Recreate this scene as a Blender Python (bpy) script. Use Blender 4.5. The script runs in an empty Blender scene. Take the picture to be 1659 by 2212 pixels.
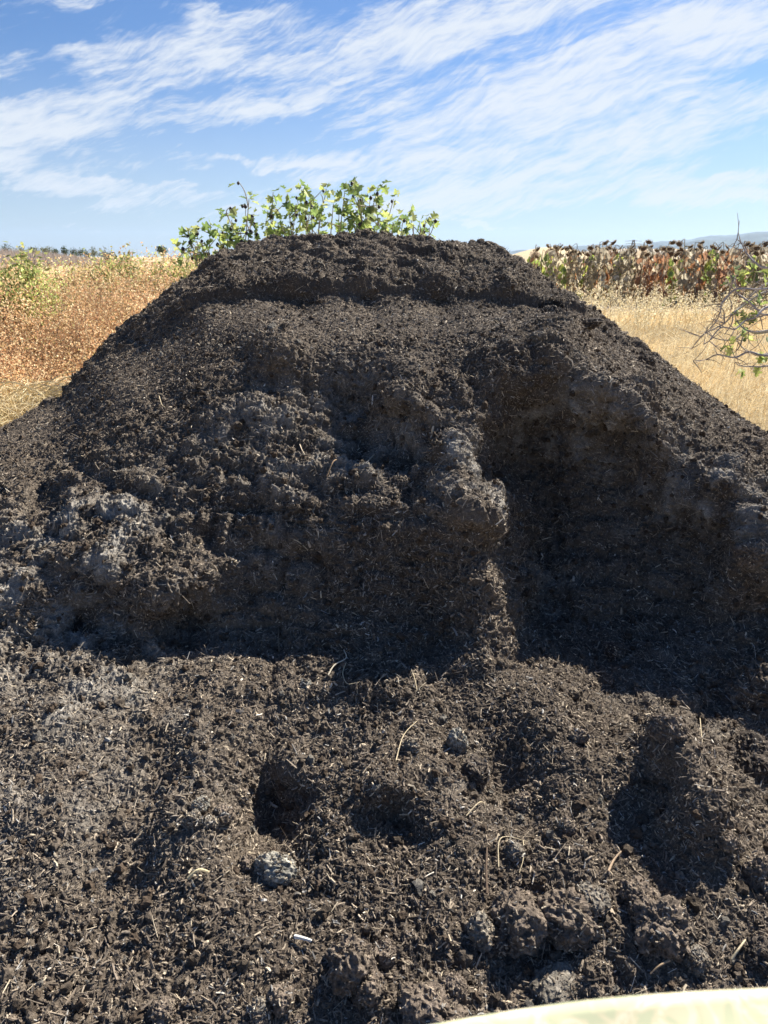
import bpy, math
import numpy as np
from mathutils import Vector, Matrix
R_ = math.radians
rng = np.random.default_rng(7)
scene = bpy.context.scene
COL = scene.collection

# ------------------------------------------------------------------ camera
PITCH = R_(19.0); FPX = 739.6; CAMZ = 1.6
cam_d = bpy.data.cameras.new('camera'); cam = bpy.data.objects.new('camera', cam_d)
COL.objects.link(cam); scene.camera = cam
cam.location = (0, 0, CAMZ); cam.rotation_euler = (math.pi/2 - PITCH, 0, 0)
cam_d.sensor_fit = 'VERTICAL'; cam_d.sensor_height = 36; cam_d.sensor_width = 27; cam_d.lens = 26
cam_d.clip_start = 0.02; cam_d.clip_end = 60000
cam_d.dof.use_dof = True; cam_d.dof.focus_distance = 3.2; cam_d.dof.aperture_fstop = 9.0

# ------------------------------------------------------------------ light
SUN_AZ = R_(43); SUN_EL = R_(41)
sd = bpy.data.lights.new('sun', 'SUN'); sd.energy = 3.9; sd.angle = R_(0.53); sd.color = (1, .93, .82)
so = bpy.data.objects.new('sun', sd); COL.objects.link(so)
sdir = Vector((math.sin(SUN_AZ)*math.cos(SUN_EL), math.cos(SUN_AZ)*math.cos(SUN_EL), math.sin(SUN_EL)))
so.rotation_euler = sdir.to_track_quat('Z', 'Y').to_euler()
scene.view_settings.view_transform = 'Standard'; scene.view_settings.look = 'None'
scene.view_settings.exposure = 1.72; scene.view_settings.gamma = 1
scene.cycles.max_bounces = 6; scene.cycles.transparent_max_bounces = 8
scene.cycles.use_denoising = True

def dir_of(ix, iy):
    """direction seen at a point of the (1659 wide) photograph"""
    u = (ix*.46293-384)/FPX; v = (iy*.46293-512)/FPX
    return np.array([u, math.cos(PITCH)-v*math.sin(PITCH), -math.sin(PITCH)-v*math.cos(PITCH)])
def at(ix, iy, d):
    w = dir_of(ix, iy); return np.array([0, 0, CAMZ]) + w*(d/w[1])
def azel(ix, iy):
    w = dir_of(ix, iy); return math.atan2(w[0], w[1]), math.atan2(w[2], math.hypot(w[0], w[1]))

# ------------------------------------------------------------------ world
world = bpy.data.worlds.new('World'); scene.world = world; world.use_nodes = True
nt = world.node_tree; nt.nodes.clear()
def N(t, **k):
    n = nt.nodes.new(t)
    for a, b in k.items(): setattr(n, a, b)
    return n
def M(op, a, b=None, c=None):
    n = N('ShaderNodeMath', operation=op)
    for i, q in enumerate((a, b, c)):
        if q is None: continue
        if isinstance(q, (int, float)): n.inputs[i].default_value = q
        else: nt.links.new(q, n.inputs[i])
    return n.outputs[0]
def mrange(v, a, b, c, d, kind='SMOOTHSTEP'):
    n = N('ShaderNodeMapRange', interpolation_type=kind)
    nt.links.new(v, n.inputs[0])
    for i, q in enumerate((a, b, c, d)): n.inputs[i+1].default_value = q
    return n.outputs[0]
tc = N('ShaderNodeTexCoord'); sep = N('ShaderNodeSeparateXYZ'); nt.links.new(tc.outputs['Generated'], sep.inputs[0])
X, Y, Z = sep.outputs
az = M('MULTIPLY', M('ARCTAN2', X, Y), 180/math.pi)
el = M('MULTIPLY', M('ARCSINE', Z), 180/math.pi)
sky = N('ShaderNodeTexSky', sky_type='NISHITA', sun_disc=False)
sky.sun_elevation = SUN_EL; sky.sun_rotation = SUN_AZ
sky.altitude = 50; sky.air_density = 1.0; sky.dust_density = 0.4; sky.ozone_density = 2.5
def field(ang, sx, sy, scale, detail, rough, warp, seed):
    c, s = math.cos(R_(ang)), math.sin(R_(ang))
    p = M('ADD', M('MULTIPLY', az, c), M('MULTIPLY', el, s)); q = M('SUBTRACT', M('MULTIPLY', el, c), M('MULTIPLY', az, s))
    comb = N('ShaderNodeCombineXYZ'); nt.links.new(p, comb.inputs[0]); nt.links.new(q, comb.inputs[1]); comb.inputs[2].default_value = seed
    wn = N('ShaderNodeTexNoise', noise_dimensions='3D'); wn.inputs['Scale'].default_value = .16; wn.inputs['Detail'].default_value = 3
    nt.links.new(comb.outputs[0], wn.inputs['Vector'])
    wv = N('ShaderNodeVectorMath', operation='MULTIPLY_ADD'); nt.links.new(wn.outputs['Color'], wv.inputs[0])
    wv.inputs[1].default_value = (warp, warp, 0); nt.links.new(comb.outputs[0], wv.inputs[2])
    mp = N('ShaderNodeVectorMath', operation='MULTIPLY'); nt.links.new(wv.outputs[0], mp.inputs[0]); mp.inputs[1].default_value = (sx, sy, 1)
    n = N('ShaderNodeTexNoise', noise_dimensions='3D'); n.inputs['Scale'].default_value = scale
    n.inputs['Detail'].default_value = detail; n.inputs['Roughness'].default_value = rough
    nt.links.new(mp.outputs[0], n.inputs['Vector']); return n.outputs['Fac']
# wisps of cirrus: centre (photo point), half length, half width, slope, weight
WISPS = [(170,212,300,34,19,1.5),(350,150,110,16,24,.8),(100,290,260,40,8,.6),(510,45,120,30,4,1.0),(430,30,120,14,-6,.6),(960,70,300,34,14,.9),(1150,30,360,40,8,.9),(1450,90,260,36,16,.7),
 (620,140,240,22,4,.8),(1230,200,330,60,16,1.1),(900,325,300,17,14,1.25),(330,425,260,26,-4,1.4),(200,400,260,12,-2,.8),(1130,425,340,38,3,1.5),(1250,300,380,45,8,.9),
 (1610,425,150,26,4,1.6),(1590,385,120,14,10,.7),(1520,235,240,34,5,1.2),(250,503,330,7,-2,1.0),(1070,492,130,8,-7,1.4),(1380,503,70,9,-9,1.1),(60,465,90,6,-6,.7),
 (60,22,160,16,16,.9),(520,235,240,30,9,.75),(700,200,240,22,16,.75),(450,350,330,18,2,.7),(600,355,200,8,-4,.8),(1480,150,220,24,22,.65),(780,250,200,20,22,.6),(40,340,160,60,0,.5),(300,95,280,13,13,.75),(110,110,220,12,15,.65),(330,460,200,10,2,.7),(830,445,160,14,4,.7),(1000,240,260,30,16,.9),(1330,360,260,34,10,.9),(1100,150,300,26,12,.8),(760,120,200,16,10,.7),(820,40,160,18,12,.7),(1580,120,140,22,18,.7),(960,380,160,20,5,.6)]
W1 = field(12, .12, .5, 1, 3, .6, 0, 51.); W2 = field(20, .4, .9, 1, 3, .6, 0, 77.)
azw = M('MULTIPLY_ADD', W1, 6, M('SUBTRACT', az, 3)); elw = M('MULTIPLY_ADD', W2, 2.4, M('SUBTRACT', el, 1.2))
total = None
for ix, iy, L, W, ang, wt in WISPS:
    a0, e0 = azel(ix, iy); a0 = math.degrees(a0); e0 = math.degrees(e0); c, s = math.cos(R_(ang)), math.sin(R_(ang)); k = .0345
    da = M('SUBTRACT', azw, a0); de = M('SUBTRACT', elw, e0)
    p = M('MULTIPLY', M('ADD', M('MULTIPLY', da, c), M('MULTIPLY', de, s)), 1/(L*k))
    q = M('MULTIPLY', M('SUBTRACT', M('MULTIPLY', de, c), M('MULTIPLY', da, s)), 1/(W*k))
    r2 = M('ADD', M('MULTIPLY', p, p), M('MULTIPLY', q, q))
    g = M('MULTIPLY', M('POWER', 2.718, M('MULTIPLY', r2, -.9)), wt)
    total = g if total is None else M('ADD', total, g)
total = M('MINIMUM', total, 1.3)
f1 = field(12, .12, 1.1, .8, 7, .66, 3.2, 3.1)      # long streaks
f2 = field(24, .2, 1.3, 2.2, 6, .7, 3, 9.7)      # fine fibres
f3 = field(4, .5, .9, .35, 5, .55, 3, 21.)           # broad patches
tex = M('ADD', M('ADD', M('MULTIPLY', f1, .46), M('MULTIPLY', f2, .38)), M('MULTIPLY', f3, .25))
dens = M('ADD', M('MULTIPLY', total, .36), M('MULTIPLY', M('SUBTRACT', tex, .57), 2.1))
cl = mrange(dens, .03, .60, 0, .97)
# pale band near the horizon
veil = mrange(el, -1, 14, .46, 0)
cl = M('MAXIMUM', cl, veil)
base = N('ShaderNodeMix', data_type='RGBA', blend_type='MULTIPLY'); base.inputs[0].default_value = 1
nt.links.new(sky.outputs[0], base.inputs[6]); base.inputs[7].default_value = (.36, .50, .70, 1)
mx = N('ShaderNodeMix', data_type='RGBA'); nt.links.new(cl, mx.inputs[0]); nt.links.new(base.outputs[2], mx.inputs[6])
mx.inputs[7].default_value = (4.9, 5.25, 5.7, 1)
bg = N('ShaderNodeBackground'); bg.inputs[1].default_value = 0.05; nt.links.new(mx.outputs[2], bg.inputs[0])
wo = N('ShaderNodeOutputWorld'); nt.links.new(bg.outputs[0], wo.inputs[0])

# ------------------------------------------------------------------ helpers
def material(name, rough=.9, scale=60, var=.35, base=(1, 1, 1), attr=True, bump=0, trans=0, spec=.3, scale2=None):
    m = bpy.data.materials.new(name); m.use_nodes = True; t = m.node_tree; b = t.nodes['Principled BSDF']
    b.inputs['Roughness'].default_value = rough; b.inputs['Specular IOR Level'].default_value = spec
    n = t.nodes.new('ShaderNodeTexNoise'); n.inputs['Scale'].default_value = scale; n.inputs['Detail'].default_value = 6; n.inputs['Roughness'].default_value = .65
    g = t.nodes.new('ShaderNodeNewGeometry'); t.links.new(g.outputs['Position'], n.inputs['Vector'])
    mr = t.nodes.new('ShaderNodeMapRange'); t.links.new(n.outputs[0], mr.inputs[0])
    mr.inputs[1].default_value = .3; mr.inputs[2].default_value = .7; mr.inputs[3].default_value = 1-var; mr.inputs[4].default_value = 1+var
    mu = t.nodes.new('ShaderNodeVectorMath'); mu.operation = 'SCALE'; t.links.new(mr.outputs[0], mu.inputs['Scale'])
    if attr:
        a = t.nodes.new('ShaderNodeAttribute'); a.attribute_name = 'col'; t.links.new(a.outputs['Color'], mu.inputs[0])
    else: mu.inputs[0].default_value = base
    t.links.new(mu.outputs[0], b.inputs['Base Color'])
    if bump:
        bp = t.nodes.new('ShaderNodeBump'); bp.inputs['Strength'].default_value = bump; bp.inputs['Distance'].default_value = .004
        n2 = t.nodes.new('ShaderNodeTexNoise'); n2.inputs['Scale'].default_value = scale2 or scale*4; n2.inputs['Detail'].default_value = 8
        t.links.new(g.outputs['Position'], n2.inputs['Vector']); t.links.new(n2.outputs[0], bp.inputs['Height']); t.links.new(bp.outputs[0], b.inputs['Normal'])
    if trans:
        tr = t.nodes.new('ShaderNodeBsdfTranslucent'); mix = t.nodes.new('ShaderNodeMixShader'); mix.inputs[0].default_value = trans
        t.links.new(mu.outputs[0], tr.inputs[0]); t.links.new(b.outputs[0], mix.inputs[1]); t.links.new(tr.outputs[0], mix.inputs[2])
        t.links.new(mix.outputs[0], t.nodes['Material Output'].inputs[0])
    return m
def np_mesh(name, V, F, mat, col=None, smooth=False):
    """V (n,3); F list of (k,m) index arrays with m corners each; col (n,3)"""
    if not isinstance(F, list): F = [F]
    me = bpy.data.meshes.new(name); me.vertices.add(len(V)); me.vertices.foreach_set('co', np.asarray(V, np.float32).ravel())
    loops = np.concatenate([f.ravel() for f in F]); sizes = np.concatenate([np.full(len(f), f.shape[1]) for f in F])
    starts = np.concatenate([[0], np.cumsum(sizes)[:-1]])
    me.loops.add(len(loops)); me.loops.foreach_set('vertex_index', loops.astype(np.int32))
    me.polygons.add(len(sizes)); me.polygons.foreach_set('loop_start', starts.astype(np.int32))
    me.polygons.foreach_set('use_smooth', np.full(len(sizes), smooth))
    if col is not None:
        a = me.color_attributes.new('col', 'FLOAT_COLOR', 'POINT'); c = np.ones((len(V), 4), np.float32); c[:, :3] = col
        a.data.foreach_set('color', c.ravel())
    me.update(calc_edges=True); me.materials.append(mat)
    return me
def link(name, me, parent=None):
    o = bpy.data.objects.new(name, me); COL.objects.link(o)
    if parent is not None: o.parent = parent
    return o
def tag(o, label=None, cat=None, group=None, kind=None):
    for k, v in (('label', label), ('category', cat), ('group', group), ('kind', kind)):
        if v: o[k] = v
    return o
def empty(name, loc=(0, 0, 0)):
    o = bpy.data.objects.new(name, None); COL.objects.link(o); o.location = loc; return o
def hash3(i, j, k, s):
    h = (i.astype(np.uint32)*np.uint32(374761393) + j.astype(np.uint32)*np.uint32(668265263) + k.astype(np.uint32)*np.uint32(2147483647) + np.uint32(s*1274126177 % 4294967296))
    h = (h ^ (h >> np.uint32(13)))*np.uint32(1274126177); h = h ^ (h >> np.uint32(16)); h = h*np.uint32(2246822519); h ^= h >> np.uint32(15)
    return (h & np.uint32(0xffffff)).astype(np.float32)/np.float32(8388608)-1
def vnoise(P, scale, seed=1):
    """smooth 3-D value noise, -1..1"""
    Q = (P/scale+100).astype(np.float32); I = np.floor(Q).astype(np.int32); f = Q-I; f = f*f*f*(f*(f*6-15)+10)
    i, j, k = I.T; fx, fy, fz = f.T; o = 0
    for a in (0, 1):
        for b in (0, 1):
            for c in (0, 1):
                o = o + hash3(i+a, j+b, k+c, seed)*(fx if a else 1-fx)*(fy if b else 1-fy)*(fz if c else 1-fz)
    return o
def fbm(P, scale, n=3, seed=1):
    return sum(vnoise(P, scale/2**i, seed+i)*.5**i for i in range(n))
def frames(T, roll):
    """T (n,3) unit long axes -> rotation matrices (n,3,3) with columns (axis, side, up)"""
    up = np.where(np.abs(T[:, 2:3]) > .9, [[1., 0, 0]], [[0, 0, 1.]]); S = np.cross(up, T); S /= np.linalg.norm(S, axis=1, keepdims=True)
    U = np.cross(T, S); c, s = np.cos(roll)[:, None], np.sin(roll)[:, None]
    return np.stack([T, S*c+U*s, U*c-S*s], 2)
def scatter(tv, tf, P, Rm, S, C):
    """copies of a template (tv, tf) at P with rotations Rm, per-axis scales S, colours C -> V, F, col"""
    n, m = len(P), len(tv)
    V = np.einsum('nij,nmj->nmi', Rm, tv[None]*S[:, None, :]) + P[:, None, :]
    F = [f[None]+(np.arange(n)*m)[:, None, None] for f in (tf if isinstance(tf, list) else [tf])]
    return V.reshape(-1, 3), [f.reshape(-1, f.shape[-1]) for f in F], np.repeat(C, m, 0)
def merge(parts):
    Vs, Fs, Cs, o = [], {}, [], 0
    for V, F, C in parts:
        for f in (F if isinstance(F, list) else [F]): Fs.setdefault(f.shape[1], []).append(f+o)
        Vs.append(V); Cs.append(np.broadcast_to(C, (len(V), 3))); o += len(V)
    return np.concatenate(Vs), [np.concatenate(v) for v in Fs.values()], np.concatenate(Cs)
def tube(pts, r0, r1, col, n=6, jit=0):
    P = np.asarray(pts, float); k = len(P); T = np.gradient(P, axis=0); T /= np.linalg.norm(T, axis=1, keepdims=True)+1e-9
    ref = np.array([0, 0, 1.]) if abs(T[:, 2]).mean() < .8 else np.array([1., 0, 0])
    S = np.cross(T, ref); S /= np.linalg.norm(S, axis=1, keepdims=True)+1e-9; U = np.cross(S, T)
    r = np.linspace(r0, r1, k)[:, None, None]; a = np.linspace(0, 2*np.pi, n, endpoint=False)[None, :, None]
    V = P[:, None]+r*(np.cos(a)*S[:, None]+np.sin(a)*U[:, None]); V = V.reshape(-1, 3)
    i = np.arange(k-1)[:, None]*n; j = np.arange(n)[None]; j2 = (j+1) % n
    F = np.stack([i+j, i+j2, i+n+j2, i+n+j], -1).reshape(-1, 4)
    cap = np.arange(n)[None]+(k-1)*n
    return V, [F, cap, np.arange(n)[None, ::-1].copy()], np.asarray(col)
def bez(pts, k=10):
    """smooth curve (Catmull-Rom) through points"""
    P = np.asarray(pts, float); P = np.vstack([2*P[0]-P[1], P, 2*P[-1]-P[-2]]); out = []
    for i in range(1, len(P)-2):
        for t in np.linspace(0, 1, k, endpoint=False):
            out.append(.5*((2*P[i])+(P[i+1]-P[i-1])*t+(2*P[i-1]-5*P[i]+4*P[i+1]-P[i+2])*t*t+(3*P[i]-P[i-1]-3*P[i+1]+P[i+2])*t**3))
    out.append(P[-2]); return np.array(out)
def unit(v): return v/np.linalg.norm(v, axis=-1, keepdims=True)
def rand_dirs(n, up=0):
    v = rng.normal(size=(n, 3)); v[:, 2] += up; return unit(v)
def pick(pal, n, p=None, jit=.15):
    c = np.array(pal)[rng.choice(len(pal), n, p=p)]; return c*(1+rng.uniform(-jit, jit, (n, 1)))

# ------------------------------------------------------------------ the pile's form
# (photo x, photo y, metres ahead of the camera)
CP = """
-200 2212 1.15|-200 1900 1.5|-200 1600 1.95|-200 1300 2.6|-260 1100 3.7
0 2212 1.13|0 2000 1.34|0 1800 1.56|0 1600 1.85|0 1450 2.15|0 1380 2.3|0 1300 2.42|0 1200 2.66|0 1150 2.85|0 1050 3.35|0 985 3.85|0 925 4.5
130 850 4.8|230 740 5.2|330 650 5.3|420 590 5.7|455 545 5.75|520 526 6.1
100 1080 3.15|190 950 3.6|250 820 4.15|400 700 4.45
180 2212 1.13|180 2000 1.34|180 1800 1.57|180 1600 1.87|180 1450 2.15|180 1385 2.32|180 1360 2.44|180 1300 2.45|180 1200 2.56|170 1130 2.8
300 2212 1.14|300 1900 1.46|300 1700 1.72|300 1500 2.1|320 1400 2.36|345 1300 2.38|300 1220 2.50|290 1110 2.78|300 1050 2.95|300 950 3.3|340 850 3.75
405 1390 2.46|405 1345 2.56|430 1250 2.46|440 1150 2.70|440 1095 2.76|450 1000 3.02|450 900 3.28|470 820 3.55|500 740 3.95
480 2100 1.24|480 1900 1.45|480 1780 1.61|480 1600 1.88|480 1480 2.12
590 2100 1.24|590 1880 1.52|575 1800 1.72|610 1730 1.84|640 1660 1.82|600 1600 1.96|600 1480 2.13|600 1400 2.36|600 1300 2.55|600 1200 2.66|600 1120 2.71|600 1085 2.74|600 1000 2.99|600 900 3.22|600 835 3.46|600 765 3.5|600 740 3.6
720 2212 1.15|720 2000 1.35|700 1800 1.58|720 1700 1.72|740 1600 1.92|760 1480 2.10|760 1400 2.28|760 1300 2.46|760 1200 2.56|770 1130 2.62|770 1085 2.66|760 1000 2.96|780 940 3.2|770 850 3.46|750 790 3.52|740 740 3.7|740 690 4.1
860 2212 1.15|860 1900 1.46|850 1760 1.66|840 1690 1.66|860 1560 1.98|870 1480 2.09|870 1400 2.29|870 1300 2.47|870 1200 2.56|880 1110 2.62|900 1010 2.88|900 930 3.02|885 890 3.05|880 840 3.1|880 795 3.34|880 740 3.7
960 1400 2.34|950 1300 2.46|950 1200 2.52|960 1100 2.6|970 1000 2.78|975 950 2.9|1000 880 3.05|960 810 3.32
1015 1010 2.8|1065 1110 2.56|1045 1180 2.58|1068 1260 2.47|1080 1340 2.4|1090 1410 2.3|1030 905 3.0
1060 950 3.22|1075 1020 3.28|1120 1070 3.22|1140 1150 3.12|1130 1220 3.0|1140 1320 2.76|1150 1400 2.52
1075 870 3.2|1080 790 3.26|1080 745 3.45
1000 2212 1.15|1000 1950 1.41|1000 1800 1.58|1000 1700 1.74|1000 1600 1.93|1000 1500 2.13|1080 1560 2.0
1130 2212 1.15|1130 1950 1.41|1130 1720 1.74|1080 1690 1.8|1150 1600 1.9|1180 1500 2.1
1200 735 3.42|1200 790 3.24|1210 860 3.28|1210 950 3.38|1220 1020 3.36|1230 1100 3.26|1230 1200 3.08|1240 1300 2.86|1260 1400 2.6|1260 1480 2.32|1280 1580 1.96|1300 1700 1.74|1300 1900 1.45|1300 2212 1.15
1240 680 3.9|1285 830 3.14|1310 900 3.14|1330 960 3.26|1340 1050 3.26|1360 1150 3.14|1370 1230 3.0|1380 1300 2.84|1390 1420 2.54|1380 1500 2.28|1395 1545 2.1|1430 1570 1.89|1430 1690 1.74|1440 1760 1.62|1430 1850 1.54|1430 2000 1.35|1450 2212 1.15
1400 820 3.5|1420 940 2.98|1445 1000 3.02|1450 1120 3.04|1470 1220 2.92|1480 1320 2.76|1490 1450 2.44|1520 1560 2.18|1500 1610 1.8|1570 1715 1.62|1560 1850 1.5
1520 980 3.1|1530 1045 2.84|1560 1150 2.84|1570 1280 2.68|1580 1400 2.5|1600 1500 2.32|1620 1620 2.1|1659 1740 1.8|1659 1850 1.56|1659 2000 1.36|1659 2212 1.15
1600 950 3.4|1659 1020 3.2|1659 1140 2.66|1640 1200 2.56|1659 1330 2.6|1659 1450 2.35|1750 1200 2.8|1800 1500 2.25|1800 1000 3.7|1800 1800 1.7|1800 2212 1.15
1659 935 4.2|1600 900 4.35|1500 830 4.6|1400 755 4.9|1300 680 5.25|1200 620 5.6|1130 560 5.85|1090 538 6.1
430 630 4.78|500 630 4.72|650 628 4.72|800 630 4.72|950 632 4.72|1100 636 4.76
500 700 4.15|620 690 4.12|870 690 4.1|1000 690 4.1|1120 690 4.05
500 600 4.82|650 598 4.70|800 598 4.70|950 600 4.70|1100 606 4.76
500 575 5.3|650 570 5.15|800 568 5.1|950 570 5.15|1080 580 5.3
540 545 5.7|650 535 5.6|800 532 5.6|950 538 5.6|1020 550 5.7
600 511 6.2|720 503 6.2|830 504 6.2|900 512 6.2|1000 521 6.2
"""
CP += """|-330 1190 3.95|-330 1500 2.35|-330 1900 1.52|-330 2300 1.1|-330 2600 .87|-200 1090 4.15|400 2600 .87|1200 2600 .87|1990 2600 .87|1990 1190 3.95|1990 1500 2.35|1990 1900 1.52|1990 2300 1.1|1800 1040 4.05"""
CPI = np.array([list(map(float, q.split())) for ln in CP.strip().splitlines() for q in ln.split('|') if q.strip()])
def tps(A, B):
    D = ((A[:, None]-B[None])**2).sum(-1)/1e6; return .5*D*np.log(D+1e-9)
def solve_tps():
    P = CPI[:, :2]; n = len(P); A = np.zeros((n+3, n+3)); A[:n, :n] = tps(P, P)+np.eye(n)*.00006; A[:n, n:] = np.c_[np.ones(n), P/1000]; A[n:, :n] = A[:n, n:].T
    return np.linalg.solve(A, np.r_[np.log(CPI[:, 2]), 0, 0, 0])
TW = solve_tps()
SIL = [(-330, 1190), (-200, 1090), (0, 925), (130, 850), (230, 740), (330, 650), (420, 590), (455, 552), (520, 528), (600, 511), (720, 503), (830, 504), (900, 512), (1000, 521), (1070, 527), (1120, 552), (1200, 620), (1300, 680), (1400, 755), (1500, 830), (1600, 900), (1659, 935), (1800, 1040), (1990, 1190)]
xs = np.r_[np.linspace(-330, -20, 120)[:-1], np.linspace(-20, 1680, 1230), np.linspace(1680, 1990, 120)[1:]]
ys0 = np.interp(xs, [p[0] for p in SIL], [p[1] for p in SIL]); ys0 = np.convolve(np.pad(ys0, 8, 'edge'), np.ones(17)/17, 'valid')
off = [0.]
while off[-1] < 2095: off.append(off[-1]+np.interp(off[-1], [0, 260, 330, 1650, 1800, 2100], [.55, .65, 1.25, 1.35, 2.5, 8]))
off = np.minimum(off, 2095); nf, nx = len(off), len(xs)
IX = np.repeat(xs[None], nf, 0); IY = ys0[None]+off[:, None]*(2600-ys0[None])/2095
def dist_grid(step=5):
    i1 = np.r_[np.arange(0, nf-1, step), nf-1]; i2 = np.r_[np.arange(0, nx-1, step), nx-1]
    Q = np.stack([IX[i1][:, i2], IY[i1][:, i2]], -1).reshape(-1, 2); f = np.concatenate([tps(q, CPI[:, :2])@TW[:-3]+TW[-3]+q/1000@TW[-2:] for q in np.array_split(Q, 40)]).reshape(len(i1), len(i2))
    A = np.array([np.interp(np.arange(nx), i2, r) for r in f]); return np.exp(np.array([np.interp(np.arange(nf), i1, c) for c in A.T]).T)
DG_ = dist_grid()
vv = (IY*.46293-512)/FPX; uu = (IX*.46293-384)/FPX; yc = math.cos(PITCH)-vv*math.sin(PITCH); zc = -math.sin(PITCH)-vv*math.cos(PITCH)
Pf = np.stack([uu/yc*DG_, DG_, CAMZ+zc/yc*DG_], -1)
# the far side, continued from the crest down to the ground
C0 = Pf[0]; ray = C0-[0, 0, CAMZ]; el0 = ray[:, 2]/np.hypot(ray[:, 0], ray[:, 1]); h = unit2 = ray[:, :2]/np.linalg.norm(ray[:, :2], axis=1, keepdims=True)
o2 = C0[:, :2]-[0, 4.6]; o2 /= np.linalg.norm(o2, axis=1, keepdims=True); h = h+.12*o2; h /= np.linalg.norm(h, axis=1, keepdims=True)
sb = np.r_[np.linspace(0, .5, 30)[1:], np.linspace(.5, 3.2, 50)[1:]][::-1]
back = []
for q in sb:
    z = C0[:, 2]+el0*q-.16*q-.8*q*q/(q+.45); back.append(np.c_[C0[:, :2]+h*q, np.maximum(z, -.3)])
Pg = np.concatenate([np.array(back), Pf], 0); Pg = Pg[::-1].copy(); ny = len(Pg); nbk = len(sb)
tp_ = np.clip(np.minimum(xs+330, 1990-xs)/270, 0, 1)[None]; tp_ = tp_*tp_*(3-2*tp_); Pg[..., 2] = Pg[..., 2]*tp_-.07*(1-tp_)
Zb = Pg[..., 2]
def normals(P):
    a = np.gradient(P, axis=1); b = np.gradient(P, axis=0); n = np.cross(a, b); return n/(np.linalg.norm(n, axis=-1, keepdims=True)+1e-12)
Nb = normals(Pg); P = Pg.reshape(-1, 3); Nn = Nb.reshape(-1, 3).copy()
PLIP = None
steep = np.clip((1-Nn[:, 2])*2.2, 0, 1)
yv = P[:, 1]
face = np.exp(-((yv-2.9)/.75)**2)*np.clip((2.6-np.abs(P[:, 0]))/.6, 0, 1)
fore = np.clip((2.4-yv)/.6, 0, 1); topz = np.clip((yv-4.6)/.2, 0, 1)*np.clip((7-yv)/.5, 0, 1)
disp = vnoise(P, .38, 11)*.034*(.2+.8*face+.2*fore)
run = vnoise(P*[1, .22, .3]+[0, 0, 5], .17, 13); disp += run*.028*fore*np.clip((yv-1.0)*3, 0, 1)
n2 = vnoise(P, .15, 21); disp += (np.abs(n2)-.3)*.055*(.10+.75*face+.25*fore+.55*topz)
led = vnoise(P@np.array([[.9, .3, .2], [-.2, .9, .4], [.3, -.3, 1.0]])+[7, 0, 0], .12, 27); disp += (np.abs(led)-.25)*.042*face*(P[:, 2] > .25)
n3 = vnoise(P+[0, 0, 3], .07, 31); rough_ = np.clip(vnoise(P, .45, 79)*1.4+.8, .3, 1.2); disp += (np.abs(n3)-.3)*.040*(.12+.65*face*rough_+.18*fore*rough_+.65*topz)
n4 = vnoise(P, .033, 41); gate = np.clip(vnoise(P, .25, 77)*2+.7, .35, 1.2); disp += (.3-np.abs(n4))*.023*(.25+.6*gate)*np.where(yv > 3.6, .7, 1)*(1-.5*fore)
disp += (.3-np.abs(vnoise(P, .016, 51)))*.013*gate+vnoise(P, .008, 61)*.005
# lumpy hollows in the upper terrace
hol = np.clip(vnoise(P*[.8, 1.2, 1.6], .12, 88)-.1, 0, 1)*np.clip(vnoise(P, .5, 89)*2+.6, 0, 1); disp -= hol*.10*topz
keep = np.clip(Zb.ravel()*4+.6, .35, 1)
smooth_ = np.clip((yv-3.75)/.25, 0, 1)*np.clip((4.62-yv)/.1, 0, 1); disp *= 1-.5*smooth_
Pd = P+Nn*(disp*keep)[:, None]; Pd[:, 2] -= .058*np.where(yv < 4.7, np.exp(-((yv-4.66)/.42)**2), np.exp(-((yv-4.7)/.04)**2))*np.clip((1.7-np.abs(P[:, 0]))/.5, 0, 1); Pd[:, 2] = np.maximum(Pd[:, 2], -.35)
Gd = Pd.reshape(ny, nx, 3); Nd = normals(Gd).reshape(-1, 3)
# mouldy, ash-grey patches (the pile's own colour)
def cell_of(ix, iy):
    jx = int(np.clip(np.searchsorted(xs, ix), 1, nx-2)); o_ = (iy-ys0[jx])*2095/(2600-ys0[jx]); k = int(np.clip(np.searchsorted(off, o_), 1, nf-2))
    return (nf-1-k)*nx+jx
def spot(ix, iy, d, r, w=1.): return (P[cell_of(ix, iy)], r, w)
ASH = [spot(200, 1500, 2.1, .35, .5), spot(20, 1550, 2, .35, .6), spot(1250, 910, 3.4, .22, .8), spot(1640, 1100, 3, .3, .3), spot(780, 830, 3.45, .16, .6), spot(640, 900, 3.2, .25, .5), spot(560, 960, 3.0, .3, .7), spot(760, 1000, 2.9, .35, .55), spot(900, 960, 2.9, .2, .5), spot(1000, 1000, 2.75, .16, .9), spot(1050, 1080, 2.5, .15, .8),
       spot(320, 1080, 2.85, .22, .7), spot(100, 1150, 2.8, .32, 1.0), spot(0, 1250, 2.5, .3, 1.0), spot(180, 1200, 2.56, .22, .8), spot(40, 1450, 2.15, .35, .7), spot(80, 1650, 1.8, .3, .55), spot(250, 1750, 1.65, .25, .35),
       spot(1130, 920, 3.6, .2, 1.1), spot(1240, 930, 3.6, .18, 1.1), spot(1340, 960, 3.5, .2, 1.1), spot(1450, 1050, 3.2, .25, 1.0), spot(1560, 1150, 2.95, .3, .5), spot(1150, 1280, 2.75, .2, .5), spot(1480, 1500, 2.2, .3, .45), spot(690, 1580, 1.95, .14, .5), spot(1000, 1640, 1.8, .12, .7),
       spot(600, 1090, 2.7, .25, .5), spot(880, 1380, 2.3, .2, .2), spot(440, 1390, 2.5, .2, .3)]
def ash_of(Q):
    a = 0
    for c, r, w in ASH: a = a+w*np.exp(-((Q-c)**2).sum(1)/(r*r))
    return np.clip(a, 0, 1.1)
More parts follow.
